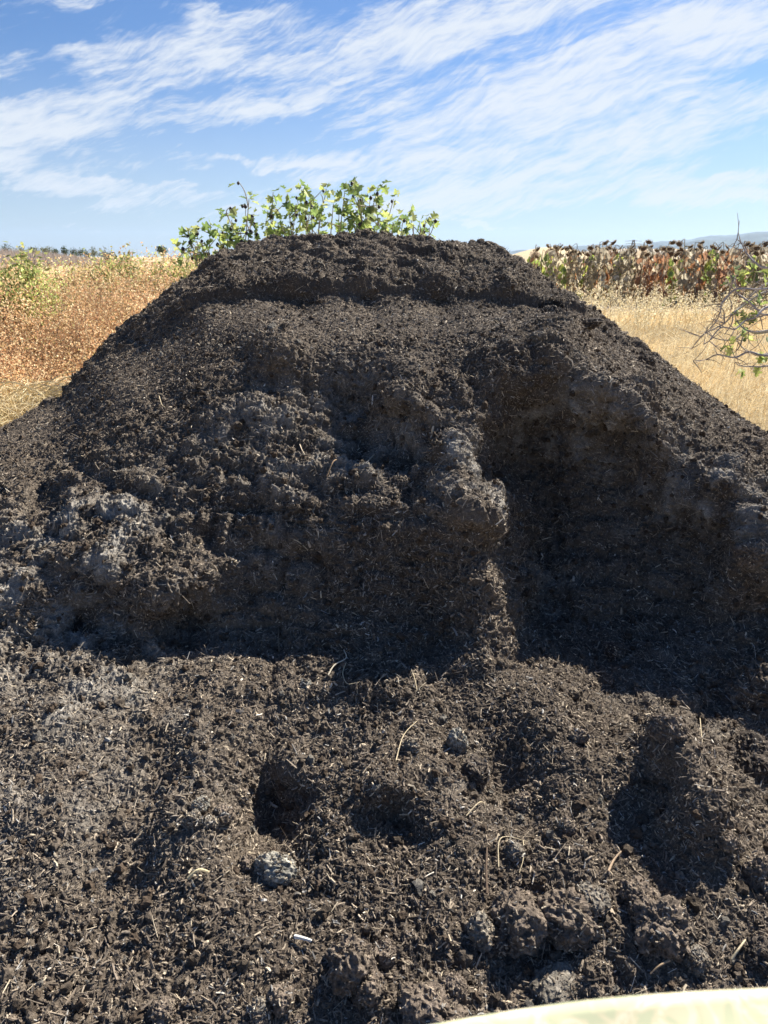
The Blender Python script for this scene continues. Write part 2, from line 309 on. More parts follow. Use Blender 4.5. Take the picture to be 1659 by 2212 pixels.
ash = ash_of(Pd)*np.clip(.75+disp*14, .3, 1.3)*np.clip(.55+.9*fbm(Pd, .09, 3, 5), 0, 1.2)
bn = np.clip(.5+.6*fbm(Pd, .5, 3, 15), 0, 1)[:, None]
soil = np.array([[.066, .053, .041]])*(1-bn)+np.array([[.118, .096, .074]])*bn
speck = np.clip(vnoise(Pd, .006, 71)-.35, 0, 1)[:, None]
colr = soil*(1+speck*2.2)
colr = colr*(1-.72*ash[:, None])+np.array([[.285, .265, .232]])*(.72*ash[:, None])*(1+1.2*speck)
mat_soil = material('dark_compost', rough=.95, scale=260, var=.5, bump=.9, scale2=420, spec=.15)
i = (np.arange(ny-1)[:, None]*nx+np.arange(nx-1)[None]).ravel()
Fq = np.stack([i, i+1, i+nx+1, i+nx], 1)
pile = link('compost_pile', np_mesh('compost_pile', Pd, Fq, mat_soil, colr, True))
tag(pile, 'large dark brown compost pile with a dug out front face under a blue sky', 'compost pile')
CAM = np.array([0, 0, CAMZ])
def surf(ix, iy):
    """point of the pile's surface met by the sight line, its distance and normal"""
    k = cell_of(ix, iy); return Pd[k].copy(), Nb.reshape(-1, 3)[k], float(np.linalg.norm(Pd[k]-CAM))

# chips: slivers of wood lying on and sticking out of the surface
box = np.array([[-.5, -.5, -.5], [-.5, .5, -.5], [-.5, .5, .5], [-.5, -.5, .5], [0, -.5, -.4], [0, .5, -.4], [0, .5, .6], [0, -.5, .6], [.5, -.3, -.5], [.5, .3, -.5], [.5, .3, .3], [.5, -.3, .3]])
box[4:8, 2] += .35
def ring(a, b): return [[a+q, a+(q+1) % 4, b+(q+1) % 4, b+q] for q in range(4)]
boxf = np.array(ring(0, 4)+ring(4, 8)+[[3, 2, 1, 0], [8, 9, 10, 11]])
CHIP_PAL = [(.115, .093, .073), (.17, .138, .108), (.25, .205, .155), (.36, .30, .225), (.52, .44, .32), (.29, .28, .26), (.66, .61, .52)]
cell = np.linalg.norm(np.cross(np.gradient(Pg, axis=1), np.gradient(Pg, axis=0)), axis=-1).ravel()
dist = np.linalg.norm(Pd-CAM, axis=1)
inv = (np.abs(Pd[:, 0]/(yv+.1)) < .66) & (np.arange(len(Pd)) < nf*nx)
wgt = cell/np.maximum(dist, 1.1)**1.15*np.where(inv & (yv > .9), 1, .1)*(Pd[:, 2] > -.05)*1
def chips(n, lmed, lsig, wmed, tilt, pal_p, curve=False, lo=.004, hi=.07):
    idx = rng.choice(len(Pd), n, p=wgt/wgt.sum()); Q = Pd[idx]; No = unit(Nd[idx]*.5+Nb.reshape(-1, 3)[idx]*.5)
    T = np.cross(No, rand_dirs(n)); T = unit(T); el_ = np.abs(rng.normal(0, tilt, n))[:, None]; T = unit(T*np.cos(el_)+No*np.sin(el_))
    L = np.clip(np.exp(rng.normal(math.log(lmed), lsig, n)), lo, hi); W = np.clip(wmed*np.exp(rng.normal(0, .4, n)), .0008, .009); W = np.minimum(W, L*.6)
    S = np.stack([L, W, W*rng.uniform(.35, .8, n)], 1)*(1+.08*np.maximum(dist[idx]-2, 0))[:, None]
    C = pick(CHIP_PAL, n, pal_p, .25); a = (ash[idx]*.75)[:, None]*rng.uniform(0, 1, (n, 1)); C = C*(1-a)+np.array([[.33, .32, .29]])*a
    return scatter(box, boxf, Q+No*(W*.35)[:, None]+T*(L*np.sin(el_[:, 0])*.35)[:, None], frames(T, rng.uniform(0, 6.3, n)), S, C)
parts = [chips(300000, .0068, .5, .0019, .38, [.40, .29, .17, .08, .02, .03, .01]),
         chips(60000, .015, .45, .0028, .32, [.30, .30, .22, .11, .035, .03, .005]),
         chips(22000, .030, .35, .0014, .45, [.2, .25, .25, .17, .08, .04, .01])]
mat_chip = material('weathered_wood_chip', rough=.8, scale=180, var=.3, spec=.2)
V, F, C = merge(parts)
chip = link('wood_chips', np_mesh('wood_chips', V, F, mat_chip, C), pile)
tag(chip, kind='stuff')
del V, F, C, parts

# ------------------------------------------------------------------ ground, hills, path
def terrain(x, y):
    r = np.hypot(x, y); a = np.degrees(np.arctan2(x, y)); z = 0*r
    for ac, rc, sa, sr, h in ((-30, 165, 8, 45, 1.7), (-9, 215, 6.5, 60, 3.0), (12, 90, 4.6, 28, 2.7), (-42, 210, 12, 60, 2.4), (-20, 700, 20, 200, 2.0), (30, 900, 20, 300, 1.5)):
        z = z+h*np.exp(-((a-ac)/sa)**2-((r-rc)/sr)**2)
    return z+.25*np.sin(x*.013)*np.sin(y*.011+1)*np.clip((r-40)/200, 0, 1)
rr = np.r_[0, np.geomspace(.5, 7500, 230)]; aa = np.radians(np.arange(0, 360, .75))
RR, AA = np.meshgrid(rr, aa, indexing='ij'); GX, GY = RR*np.sin(AA), RR*np.cos(AA)
GP = np.stack([GX, GY, terrain(GX, GY)-.02], -1).reshape(-1, 3)
g3 = GP.copy(); straw = np.array([[.47, .37, .22]])
ga = np.degrees(AA).ravel(); ga = np.where(ga > 180, ga-360, ga); gr = RR.ravel()
gc = straw*(1+.2*fbm(g3*[1, 1, 0], 30, 4, 5))[:, None]
field_l = np.clip(1-np.abs(gr-85)/45, 0, 1)*(ga < 0)
gc = gc*(1-.6*field_l[:, None])+np.array([[.42, .31, .17]])*.6*field_l[:, None]
near = np.clip((8-gr)/4, 0, 1)[:, None]; gc = gc*(1-near)+np.array([[.16, .12, .08]])*near
k, m = len(rr), len(aa); ii = np.arange(k-1)[:, None]*m; jj = np.arange(m)[None]; j2 = (jj+1) % m
GF = np.stack([ii+jj, ii+m+jj, ii+m+j2, ii+j2], -1).reshape(-1, 4)
mat_ground = material('dry_ground', rough=1, scale=3, var=.25, bump=.3)
tag(link('ground', np_mesh('ground', GP, GF, mat_ground, gc, True)), kind='structure')
def mountain(name, prof, dist_, depth, colr_, seed):
    px = np.linspace(prof[0][0], prof[-1][0], 400); py = np.interp(px, [p[0] for p in prof], [p[1] for p in prof])
    rows = []
    for f in np.linspace(0, 1, 24):
        d = dist_-depth*(1-f); row = []
        for a, b in zip(px, py):
            q = at(a, b, dist_); row.append([q[0]*d/dist_, d, -5+(q[2]+5)*f**1.4])
        rows.append(row)
    V = np.array(rows).reshape(-1, 3); fr = np.repeat(np.linspace(0, 1, 24), 400)
    V[:, 2] += fbm(V*[1, .35, 0]+seed*999, dist_*.05, 5, seed)*dist_*.0045*np.sin(fr*np.pi*.85)
    back = V[-400:].copy(); back[:, 1] += depth; back[:, 2] = -5; V = np.r_[V, back]
    i = (np.arange(24)[:, None]*400+np.arange(399)[None]).ravel()
    C = np.array(colr_)[None]*(1+.5*fbm(V*[1, 1, 0], dist_*.02, 4, seed))[:, None]
    mm = material(name+'_scrub', rough=1, scale=.004, var=.3)
    tag(link(name, np_mesh(name, V, np.stack([i, i+1, i+401, i+400], 1), mm, C, True)), kind='structure')
mountain('far_mountain', [(1080, 548), (1180, 541), (1230, 533), (1290, 527), (1330, 529), (1385, 531), (1420, 524), (1480, 518), (1530, 509), (1580, 504), (1640, 497), (1760, 492), (2100, 505), (2500, 535)], 6000, 1400, (.05, .075, .075), 3)
mountain('near_mountain', [(1320, 549), (1400, 537), (1460, 531), (1520, 521), (1580, 518), (1620, 506), (1680, 501), (1800, 512), (2200, 530), (2600, 548)], 4600, 1000, (.04, .06, .055), 9)
mountain('foothill', [(1130, 549), (1230, 541), (1330, 538), (1480, 536), (1560, 539), (1700, 541), (2100, 543), (2400, 549)], 2600, 700, (.42, .32, .19), 15)
V = []; 
for t in np.linspace(0, 1, 80):
    x = 3+t*24; yb = 24.0+.25*math.sin(x*.7)
    V += [[x, yb-1.5, .004], [x, yb+2.2, .004]]
V = np.array(V); V[:, 2] = terrain(V[:, 0], V[:, 1])-.02+.03
i = np.arange(79)*2
mat_dirt = material('bare_dirt', rough=1, scale=14, var=.4, attr=False, base=(.19, .155, .12), bump=.8)
tag(link('path', np_mesh('path', V, np.stack([i, i+2, i+3, i+1], 1), mat_dirt)), kind='structure')

# ------------------------------------------------------------------ grass and dry thicket (nobody could count them)
strip = np.array([[0, -.5, 0], [0, .5, 0], [.5, -.4, .1], [.5, .4, .1], [1, -.06, -.05], [1, .06, -.05]]); stripf = np.array([[0, 2, 3, 1], [2, 4, 5, 3]])
mat_straw = material('dry_straw', rough=.75, scale=40, var=.2, trans=.35)
STRAW = [(.74, .63, .40), (.62, .50, .30), (.84, .76, .54), (.52, .38, .20), (.68, .60, .42)]
def blades(n, P, L, W, tilt, pal=STRAW, p=None, lean=None):
    T = rand_dirs(n, 0)*[1, 1, 0]; T = unit(T+1e-6)*np.sin(tilt)[:, None]; T[:, 2] = np.cos(tilt)
    if lean is not None: T = unit(T+lean)
    return scatter(strip, stripf, P, frames(T, rng.uniform(0, 6.3, n)), np.stack([L, W, L], 1), pick(pal, n, p))
def grass_pos(n, cond, x0, x1, y0, y1, pw=1.5):
    out = []
    while sum(map(len, out)) < n:
        y = (y0**(1-pw)+rng.uniform(0, 1, n)*(y1**(1-pw)-y0**(1-pw)))**(1/(1-pw)); x = rng.uniform(x0, x1, n)*1.
        q = np.stack([x, y, 0*x], 1); q = q[cond(x, y)]; out.append(q)
    q = np.concatenate(out)[:n]; q[:, 2] = terrain(q[:, 0], q[:, 1])-.02; return q
def right_ok(x, y): return (x > 2.9-.35*np.clip(y-5.5, 0, 3)-.8*np.clip(y-8.3, 0, 3)) & (x < y*.60+4) & ((y < 22.4) | (rng.uniform(size=len(x)) < .1))
n = 125000; q = grass_pos(n, right_ok, 1, 19, 3.4, 25, 1.3); cl_ = vnoise(q, .8, 5)
pt1 = blades(n, q, rng.uniform(.12, .42, n)*(1+.5*cl_), .0022+.00042*q[:, 1], np.abs(rng.normal(.5, .45, n)), lean=np.array([[.25, -.2, 0]]))
q2 = grass_pos(30000, right_ok, 1, 17, 3.4, 21, 1.3); q2[:, 2] += rng.uniform(0, .22, len(q2))
pt2 = blades(30000, q2, rng.uniform(.15, .5, 30000), .0018+.0003*q2[:, 1], rng.uniform(.9, 1.7, 30000))
V, F, C = merge([pt1, pt2]); patch = np.clip(.5+fbm(V*[1, 1, 0], 1.6, 3, 8), 0, 1)[:, None]; C = C*(.85+.25*patch)*np.where(patch > .6, [[1.0, .95, .86]], [[1, 1, 1]])
tag(link('dry_grass', np_mesh('dry_grass', V, F, mat_straw, C)), 'matted golden dry grass between the compost pile and the sunflower field', 'grass', kind='stuff')
# oat-like stalks with pale spikelets in front of the sunflowers
oval = np.array([[0, 0, 0], [.5, .5, 0], [1, 0, 0], [.5, -.5, 0], [.5, 0, .35]]); ovalf = np.array([[0, 3, 4], [3, 2, 4], [2, 1, 4], [1, 0, 4]])
n = 420; q = grass_pos(n, lambda x, y: (x > 3.6) & (x < y*.62), 3, 15, 15, 23, 1.01); parts = []
H = rng.uniform(.4, 1.0, n); ln = rng.normal(0, .16, (n, 2))
for j in range(n):
    top = q[j]+[ln[j, 0], ln[j, 1], H[j]]; parts.append(tube([q[j], q[j]*.5+top*.5+[0, 0, .06], top], .005, .003, (.62, .52, .32), 3))
    kk = 26; f = rng.uniform(.5, 1, kk)[:, None]; sp = q[j]*(1-f)+top*f+rng.normal(0, .035, (kk, 3))
    parts.append(scatter(oval, ovalf, sp, frames(rand_dirs(kk, -.7), rng.uniform(0, 6, kk)), np.repeat([[.045, .022, .02]], kk, 0)*rng.uniform(.7, 1.3, (kk, 1)), pick([(.80, .74, .55), (.72, .64, .42)], kk)))
V, F, C = merge(parts)
tag(link('oat_grass', np_mesh('oat_grass', V, F, mat_straw, C)), 'pale seed heads of dry oat grass standing in front of the sunflowers', 'grass', kind='stuff')
# brown thicket on the left
leafq = np.array([[0, 0, 0], [.35, .5, .08], [1, 0, -.05], [.35, -.5, .08]]); leafqf = np.array([[0, 3, 2, 1]])
def thick_ok(x, y): return (x < -2.9+.32*(y-8.5)*(y > 8.5)) & (x > -y*.60-1.2) & (x < -.14*y-1.0)
n = 5200; q = grass_pos(n, thick_ok, -12, -2, 7.6, 16, 1.2)
hh = (1.30+.25*fbm(q*[1, 1, 0], 2.2, 2, 3))*np.clip((q[:, 1]-6.6)/3.0, .45, 1)*rng.uniform(.7, 1.12, n); parts = []
BR = [(.80, .54, .30), (.68, .40, .22), (.88, .72, .44), (.84, .65, .38), (.56, .36, .19), (.60, .54, .24)]
tp = q+np.c_[rng.normal(0, .3, (n, 2)), hh]
T = tp-q; L = np.linalg.norm(T, axis=1)
st = scatter(strip, stripf, q, frames(unit(T), rng.uniform(0, 6, n)), np.stack([L, np.full(n, .009), L*.3], 1), pick([(.30, .17, .11), (.38, .26, .18), (.24, .15, .11)], n)); parts.append(st)
m_ = 46; f = (rng.uniform(.12, 1, n*m_)**.8)[:, None]; lp = np.repeat(q, m_, 0)*(1-f)+np.repeat(tp, m_, 0)*f+rng.normal(0, .10, (n*m_, 3))
cz = fbm(lp, 1.1, 3, 44); base_c = pick(BR, n*m_, [.27, .2, .2, .18, .11, .04], .2)
base_c = base_c*(1+.3*cz+.35*fbm(lp, .35, 2, 60))[:, None]; base_c = np.where((cz > .45)[:, None]&(lp[:, 2:] > .6), base_c*[[.75, 1.15, .7]], base_c)
S = np.stack([rng.uniform(.020, .042, n*m_), rng.uniform(.014, .028, n*m_), rng.uniform(.01, .03, n*m_)], 1)*(np.repeat(q[:, 1:2], m_, 0)/10)
parts.append(scatter(leafq, leafqf, lp, frames(rand_dirs(n*m_), rng.uniform(0, 6, n*m_)), S, base_c))
mat_dryleaf = material('dry_leaf', rough=.8, scale=30, var=.2, trans=.3)
V, F, C = merge(parts)
tag(link('dry_thicket', np_mesh('dry_thicket', V, F, mat_dryleaf, C)), 'rust and tan dried weeds massed behind the left side of the compost pile', 'dry weeds', kind='stuff')
# litter floor under it
n = 14000; q = grass_pos(n, lambda x, y: (x < -2.6) & (x > -y*.62-1), -12, -2, 4.2, 12, 1.3)
V, F, C = merge([blades(n, q, rng.uniform(.08, .3, n), np.full(n, .005), rng.uniform(.7, 1.6, n))])
tag(link('dry_grass', np_mesh('dry_grass', V, F, mat_straw, C)), 'thin straw litter on the ground beside the left foot of the pile', 'grass', kind='stuff')

n = 16000; q = grass_pos(n, lambda x, y: np.abs(x) > 1.0+.45*y, -5, 5, .5, 5, 1.01)
V, F, C = merge([blades(n, q+[0, 0, .006], rng.uniform(.02, .16, n), np.full(n, .004), rng.uniform(1.1, 1.7, n)), scatter(box, boxf, grass_pos(9000, lambda x, y: np.abs(x) > 1.0+.4*y, -5, 5, .5, 5, 1.01)+[0, 0, .004], frames(unit(rand_dirs(9000)*[1, 1, .2]), rng.uniform(0, 6, 9000)), rng.uniform(.4, 1.4, (9000, 1))*[[.02, .008, .006]], pick(CHIP_PAL[:4], 9000))])
tag(link('straw_litter', np_mesh('straw_litter', V, F, mat_straw, C)), 'thin litter of straw and chips on the bare ground at the foot of the pile', 'litter', kind='stuff')
# straw tuft beside the pile at the left edge
q0 = at(25, 905, 6.6); q0[2] = 0; n = 1500; parts = []
for j in range(n):
    b = q0+np.r_[rng.normal(0, .33, 2), 0]; h = rng.uniform(.15, .5); dx = rng.normal(0, .3, 2)
    parts.append(tube(bez([b, b+[dx[0]*.4, dx[1]*.4, h*.8], b+[dx[0], dx[1], h], b+[dx[0]*1.7, dx[1]*1.7, h*.55]], 3), .0035, .0015, np.array(STRAW[rng.integers(3)])*rng.uniform(.9, 1.15), 3))
for j in range(26):
    b = q0+[rng.uniform(-.3, .3), rng.uniform(-.2, .2), rng.uniform(.2, .45)]; e = rng.uniform(.5, 1.0); h = rng.uniform(.05, .2)
    parts.append(tube(bez([b, b+[e*.45, -.05, h], b+[e*.85, -.1, h*.4], b+[e, -.1, -h]], 5), .006, .004, (.74, .64, .42), 4))
V, F, C = merge(parts)
tag(link('straw_tuft', np_mesh('straw_tuft', V, F, mat_straw, C)), 'pale straw tuft with arching stalks at the left edge beside the pile', 'dry grass')

# ------------------------------------------------------------------ leafy plants
def fig_leaf(n_):
    """lobed leaf outline, folded along the midrib"""
    out = [(0, 0), (.12, .22), (.02, .42), (.22, .40), (.36, .26), (.46, .58), (.62, .50), (.60, .22), (.82, .26), (1, 0)]
    up = [(x, y, abs(y)*.35-.12*x*x) for x, y in out]; mid = [(x, 0, -.12*x*x) for x, _ in out]
    V = up[:-1]+[up[-1]]+mid[1:-1]; k = len(out); F3 = []; F4 = []
    for i in range(k-1):
        a, b = i, i+1; ma = 0 if i == 0 else k+i-1; mb = k-1 if i+1 == k-1 else k+i
        if ma == a: F3.append([a, b, mb])
        elif mb == b: F3.append([a, b, ma])
        else: F4.append([a, b, mb, ma])
    V = np.array(V); V2 = V*[1, -1, 1]; o = len(V)
    F3 = np.array(F3); F4 = np.array(F4)
    return np.r_[V, V2], [np.r_[F3, F3[:, ::-1]+o], np.r_[F4, F4[:, ::-1]+o]]
FV, FF = fig_leaf(0)
mat_fig = material('fig_leaf_green', rough=.6, scale=20, var=.2, trans=.45, spec=.25)
mat_bark = material('grey_bark', rough=.85, scale=90, var=.3, attr=True)
mat_fruit = material('dark_fruit', rough=.5, scale=50, var=.2, attr=False, base=(.035, .025, .03))
GREENS = [(.24, .34, .11), (.34, .43, .13), (.44, .51, .17), (.17, .25, .09), (.50, .54, .22)]
def ico(sub=1):
    import bmesh
    b = bmesh.new(); bmesh.ops.create_icosphere(b, subdivisions=sub, radius=1); V = np.array([v.co[:] for v in b.verts]); F = np.array([[v.index for v in f.verts] for f in b.faces]); b.free(); return V, F
IV, IF = ico(2); IV1, IF1 = ico(1)
def leaf_cluster(c, n, spread, size, pal=GREENS, p=None, down=.35):
    D = rand_dirs(n, -down); P_ = np.array(c)+D*spread*rng.uniform(.3, 1, (n, 1)); s = rng.uniform(.6, 1.15, n)*size
    return scatter(FV, FF, P_, frames(unit(D+rng.normal(0, .35, (n, 3))), rng.normal(0, .6, n)), np.stack([s, s*.95, s], 1), pick(pal, n, p, .2))
FIGM = None
def fig_bush(label, stems, d0, base, group, nleaf=5):
    root = empty('fig_bush', base); br, lv, fr = [], [], []
    for s in stems:
        tip = at(s[0], s[1], d0+rng.uniform(-.35, .35)); b = np.array(base)+np.r_[rng.normal(0, .12, 2), 0]; d = tip-b
        mid1 = b+d*[.25, .3, .4]+rng.normal(0, .05, 3); mid2 = b+d*[.6, .6, .75]+rng.normal(0, .05, 3)
        c = bez([b, mid1, mid2, tip], 7); br.append(tube(c, .013, .004, (.40, .34, .27), 6)); k = len(c)
        lv.append(leaf_cluster(tip, nleaf, .06, .09))
        for j in range(k//3, k-1):
            if rng.uniform() < .68: lv.append(leaf_cluster(c[j]+rng.normal(0, .06, 3), rng.integers(1, 4), .07, .075))
            if rng.uniform() < .45:
                e = c[j]+rand_dirs(1, .6)[0]*rng.uniform(.12, .3); br.append(tube(bez([c[j], (c[j]+e)/2+rng.normal(0, .02, 3), e], 3), .006, .003, (.32, .27, .2), 5))
                lv.append(leaf_cluster(e, rng.integers(1, 4), .05, .095))
                fr.append(e+[0, 0, -.02])
            if rng.uniform() < .4: fr.append(c[j]+rng.normal(0, .03, 3))
    for nm, pr, mt in (('branches', br, mat_bark), ('foliage', lv, mat_fig)):
        V, F, C = merge(pr); link(nm, np_mesh(nm, V-np.array(base), F, mt, C), root)
    global FIGM
    if FIGM is None: FIGM = np_mesh('fig', IV1*[1, 1, 1.2], IF1, mat_fruit, None, True)
    for f in fr[:60]:
        o = link('fig', FIGM, root); o.location = f-np.array(base); s = rng.uniform(.014, .023); o.scale = (s, s, s)
    return tag(root, label, 'fig bush', group)
def base_at(ix, d): p = at(ix, 600, d); return (p[0], p[1], 0)
G_ = 'fig bushes behind the top of the compost pile'
fig_bush('small low fig bush leaning out left of the pile top, farthest left', [(405, 492), (425, 520), (455, 483), (470, 515), (440, 540)], 8.0, base_at(470, 8.2), G_)
fig_bush('two-headed fig bush just left of the tallest fig, over the left of the pile top', [(488, 460), (500, 475), (538, 430), (515, 500), (545, 470), (475, 500)], 8.1, base_at(520, 8.3), G_)
fig_bush('dark leafed fig bush between the two-headed one and the wide central one', [(578, 455), (600, 480), (575, 490), (610, 505), (590, 415), (640, 440)], 8.2, base_at(600, 8.4), G_)
fig_bush('wide leafy fig bush with dark fruit rising over the centre of the pile top', [(620, 418), (655, 410), (670, 430), (640, 455), (690, 470), (705, 408), (720, 440), (665, 480), (745, 412), (735, 480)], 8.2, base_at(690, 8.5), G_, 6)
fig_bush('tallest fig bush with bright sunlit leaves right of the centre of the pile top', [(768, 405), (775, 425), (818, 400), (800, 445), (850, 430), (760, 460), (820, 470), (835, 490), (865, 465), (790, 490), (770, 485), (850, 480)], 8.2, base_at(795, 8.5), G_, 6)
fig_bush('sparse fig bush with bare fruiting twigs, farthest right behind the pile top', [(885, 455), (905, 478), (922, 470), (893, 485), (928, 492), (870, 480)], 8.1, base_at(885, 8.3), G_, 3)

# bare twigged fig shrub reaching in from the right
def c3(x, y, d=6.0): return at((2200+x*.2261)*.6636, (750+y*.2261)*.6636, d)
TW_ = [[(1327, 540), (1150, 470), (1030, 340), (940, 180), (880, 130)], [(1327, 1215), (1180, 1145), (1030, 1010), (870, 890), (800, 780), (790, 650)], [(1327, 770), (1180, 860), (1050, 970), (900, 1120), (700, 1260), (560, 1210)],
 [(1327, 880), (1150, 960), (980, 1080), (830, 1190), (700, 1340), (500, 1440), (360, 1530), (230, 1700)], [(1327, 1780), (1050, 1750), (900, 1610), (880, 1500)], [(1327, 1800), (1050, 1750), (850, 1830), (600, 1790), (430, 1860), (250, 1880)],
 [(1327, 1440), (1050, 1450), (880, 1310), (850, 1200)], [(700, 1340), (690, 1170), (640, 1100)], [(1327, 1460), (1150, 1480), (1000, 1440), (870, 1560), (700, 1580), (540, 1540), (440, 1460)], [(1327, 840), (1000, 840), (870, 850), (760, 930), (660, 1060), (640, 1180), (570, 1330), (470, 1430)],
 [(1100, 820), (1140, 640), (1160, 570)], [(1327, 690), (1180, 740), (1100, 820)], [(1327, 1950), (1100, 1960), (930, 1950), (850, 1900)], [(1180, 1145), (1230, 1300), (1250, 1420)], [(830, 1190), (800, 1350), (700, 1500)], [(1000, 1440), (900, 1700), (780, 1790)], [(1327, 1100), (1150, 1250), (1000, 1300), (850, 1420), (650, 1400), (480, 1590), (400, 1640)]]
rb = at(1900, 1300, 6.2); rb[2] = 0; root = empty('fig_shrub', rb); parts = []
dd = 6.0
for k_, t in enumerate(TW_):
    d = dd+rng.uniform(-.3, .3) if t[0][0] > 1300 else dd; p3 = [c3(a, b, d+rng.normal(0, .05)) for a, b in t]
    if t[0][0] > 1300:
        e = p3[0]; p3 = [rb+rng.normal(0, .04, 3), rb*.55+e*.45+[.1, 0, .3], e+[.35, .1, .05]]+p3
        parts.append(tube(bez(p3, 7), .014, .0028, (.42, .38, .35), 6))
    else: parts.append(tube(bez(p3, 7), .006, .003, (.30, .25, .22), 5))
    for p_ in p3[3:]:
        for _ in range(2):
            e = p_+rand_dirs(1)[0]*rng.uniform(.08, .22); parts.append(tube(bez([p_, (p_+e)/2+rng.normal(0, .015, 3), e], 3), .0035, .0015, (.32, .26, .22), 4))
V, F, C = merge(parts); link('branches', np_mesh('branches', V-rb, F, mat_bark, C), root)
lv = []
for (a, b, n_, s_) in [(860, 650, 6, .08), (900, 620, 3, .08), (790, 740, 4, .06), (1120, 590, 4, .07), (1250, 610, 3, .13), (900, 1270, 4, .08), (930, 1260, 4, .08), (1060, 1240, 4, .08), (1170, 1290, 4, .08), (1000, 1360, 3, .07), (760, 1640, 5, .08), (1260, 1840, 4, .09), (1160, 1940, 3, .08), (970, 1990, 4, .07), (960, 860, 3, .07), (1160, 1100, 3, .13), (1090, 1600, 3, .08), (750, 1740, 3, .05), (1290, 1650, 3, .09), (960, 1550, 3, .07)]:
    lv.append(leaf_cluster(c3(a, b), n_, .035, s_*.9, [(.44, .50, .14), (.34, .42, .13), (.52, .55, .2), (.22, .29, .12)], down=-.2))
V, F, C = merge(lv); link('foliage', np_mesh('foliage', V-rb, F, mat_fig, C), root)
tag(root, 'grey twigged fig shrub with few yellow green leaves reaching in from the right edge', 'fig shrub')

# green topped shrubs behind the brown thicket
def shrub(label, cx, ctop, d, w, h, pal, n=5200, group='green leafed shrubs behind the dry thicket', ls=.085):
    top = at(cx, ctop-7, d); n = int(n*1.6); b = np.array([top[0], top[1], -.02]); H = top[2]; root = empty('shrub', b); br, lf = [], []
    ns = 26; per = n//ns
    for j in range(ns):
        a = rng.uniform(0, 6.28); rad = w*math.sqrt(rng.uniform()); e = np.array([math.cos(a)*rad, math.sin(a)*rad, H*rng.uniform(.72, 1.04)*(1-.25*(rad/w)**2)])
        c = bez([rng.normal(0, .05, 3)*[1, 1, 0], e*[.4, .4, .55]+rng.normal(0, .04, 3), e], 6); br.append(tube(c, .012, .003, (.22, .15, .10), 4))
        f = rng.uniform(.35, 1, per); P_ = np.array([c[min(int(q*(len(c)-1)), len(c)-1)] for q in f])+rng.normal(0, .11, (per, 3))
        S = np.stack([rng.uniform(.6, 1.2, per)*ls, rng.uniform(.35, .6, per)*ls, rng.uniform(.2, .5, per)*ls], 1)
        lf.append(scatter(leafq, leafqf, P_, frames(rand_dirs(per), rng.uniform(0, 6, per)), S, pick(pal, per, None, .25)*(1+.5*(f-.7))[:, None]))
    V, F, C = merge(br); link('branches', np_mesh('branches', V, F, mat_bark, C), root)
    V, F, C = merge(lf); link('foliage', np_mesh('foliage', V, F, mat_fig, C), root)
    return tag(root, label, 'shrub', group)
GS = [(.24, .29, .10), (.34, .37, .13), (.45, .42, .17), (.48, .37, .18), (.17, .21, .08)]
shrub('bright green shrub at the left edge above the brown weeds', 25, 553, 10.2, .62, 1.6, GS[:3], 5200)
shrub('low green shrub low down between the left edge shrub and the wide gap', 78, 590, 10.8, .35, 1.2, GS, 2200)
shrub('sprawling yellow green shrub right of the gap over the tan field', 190, 562, 12.5, .8, 1.5, GS[1:4], 4200)
shrub('tall dark tipped shrub with its top above the distant field', 232, 548, 13.2, .55, 1.7, GS, 4200)
shrub('pale green shrub left of the lone round hill tree', 292, 553, 13.5, .75, 1.6, GS[:4], 4200)
shrub('green shrub below the lone round hill tree', 345, 568, 13.5, .7, 1.5, GS[:3], 4200)
shrub('low green shrub against the left flank of the pile', 398, 580, 13.2, .6, 1.4, GS[:3], 3800)

# ------------------------------------------------------------------ sunflowers gone to seed
mat_sf = material('withered_leaf', rough=.85, scale=25, var=.3, trans=.42)
hang = np.array([[0, 0, 0], [.3, -.42, .1], [.3, .42, .1], [.3, 0, -.02], [.7, -.5, .02], [.7, .45, .06], [.7, 0, -.14], [1, 0, -.1]])
hangf = [np.array([[1, 4, 6, 3], [3, 6, 5, 2]]), np.array([[0, 1, 3], [0, 3, 2], [4, 7, 6], [6, 7, 5]])]
PALS = {'brown': [(.36, .27, .19), (.44, .35, .25), (.28, .20, .14), (.56, .47, .35), (.32, .18, .11)], 'grey': [(.48, .43, .33), (.38, .33, .24), (.60, .55, .43), (.32, .27, .19)],
        'green': [(.30, .38, .10), (.45, .50, .12), (.40, .35, .22), (.52, .46, .32), (.22, .28, .11)], 'rust': [(.46, .23, .11), (.34, .20, .12), (.30, .21, .15), (.52, .34, .20)]}
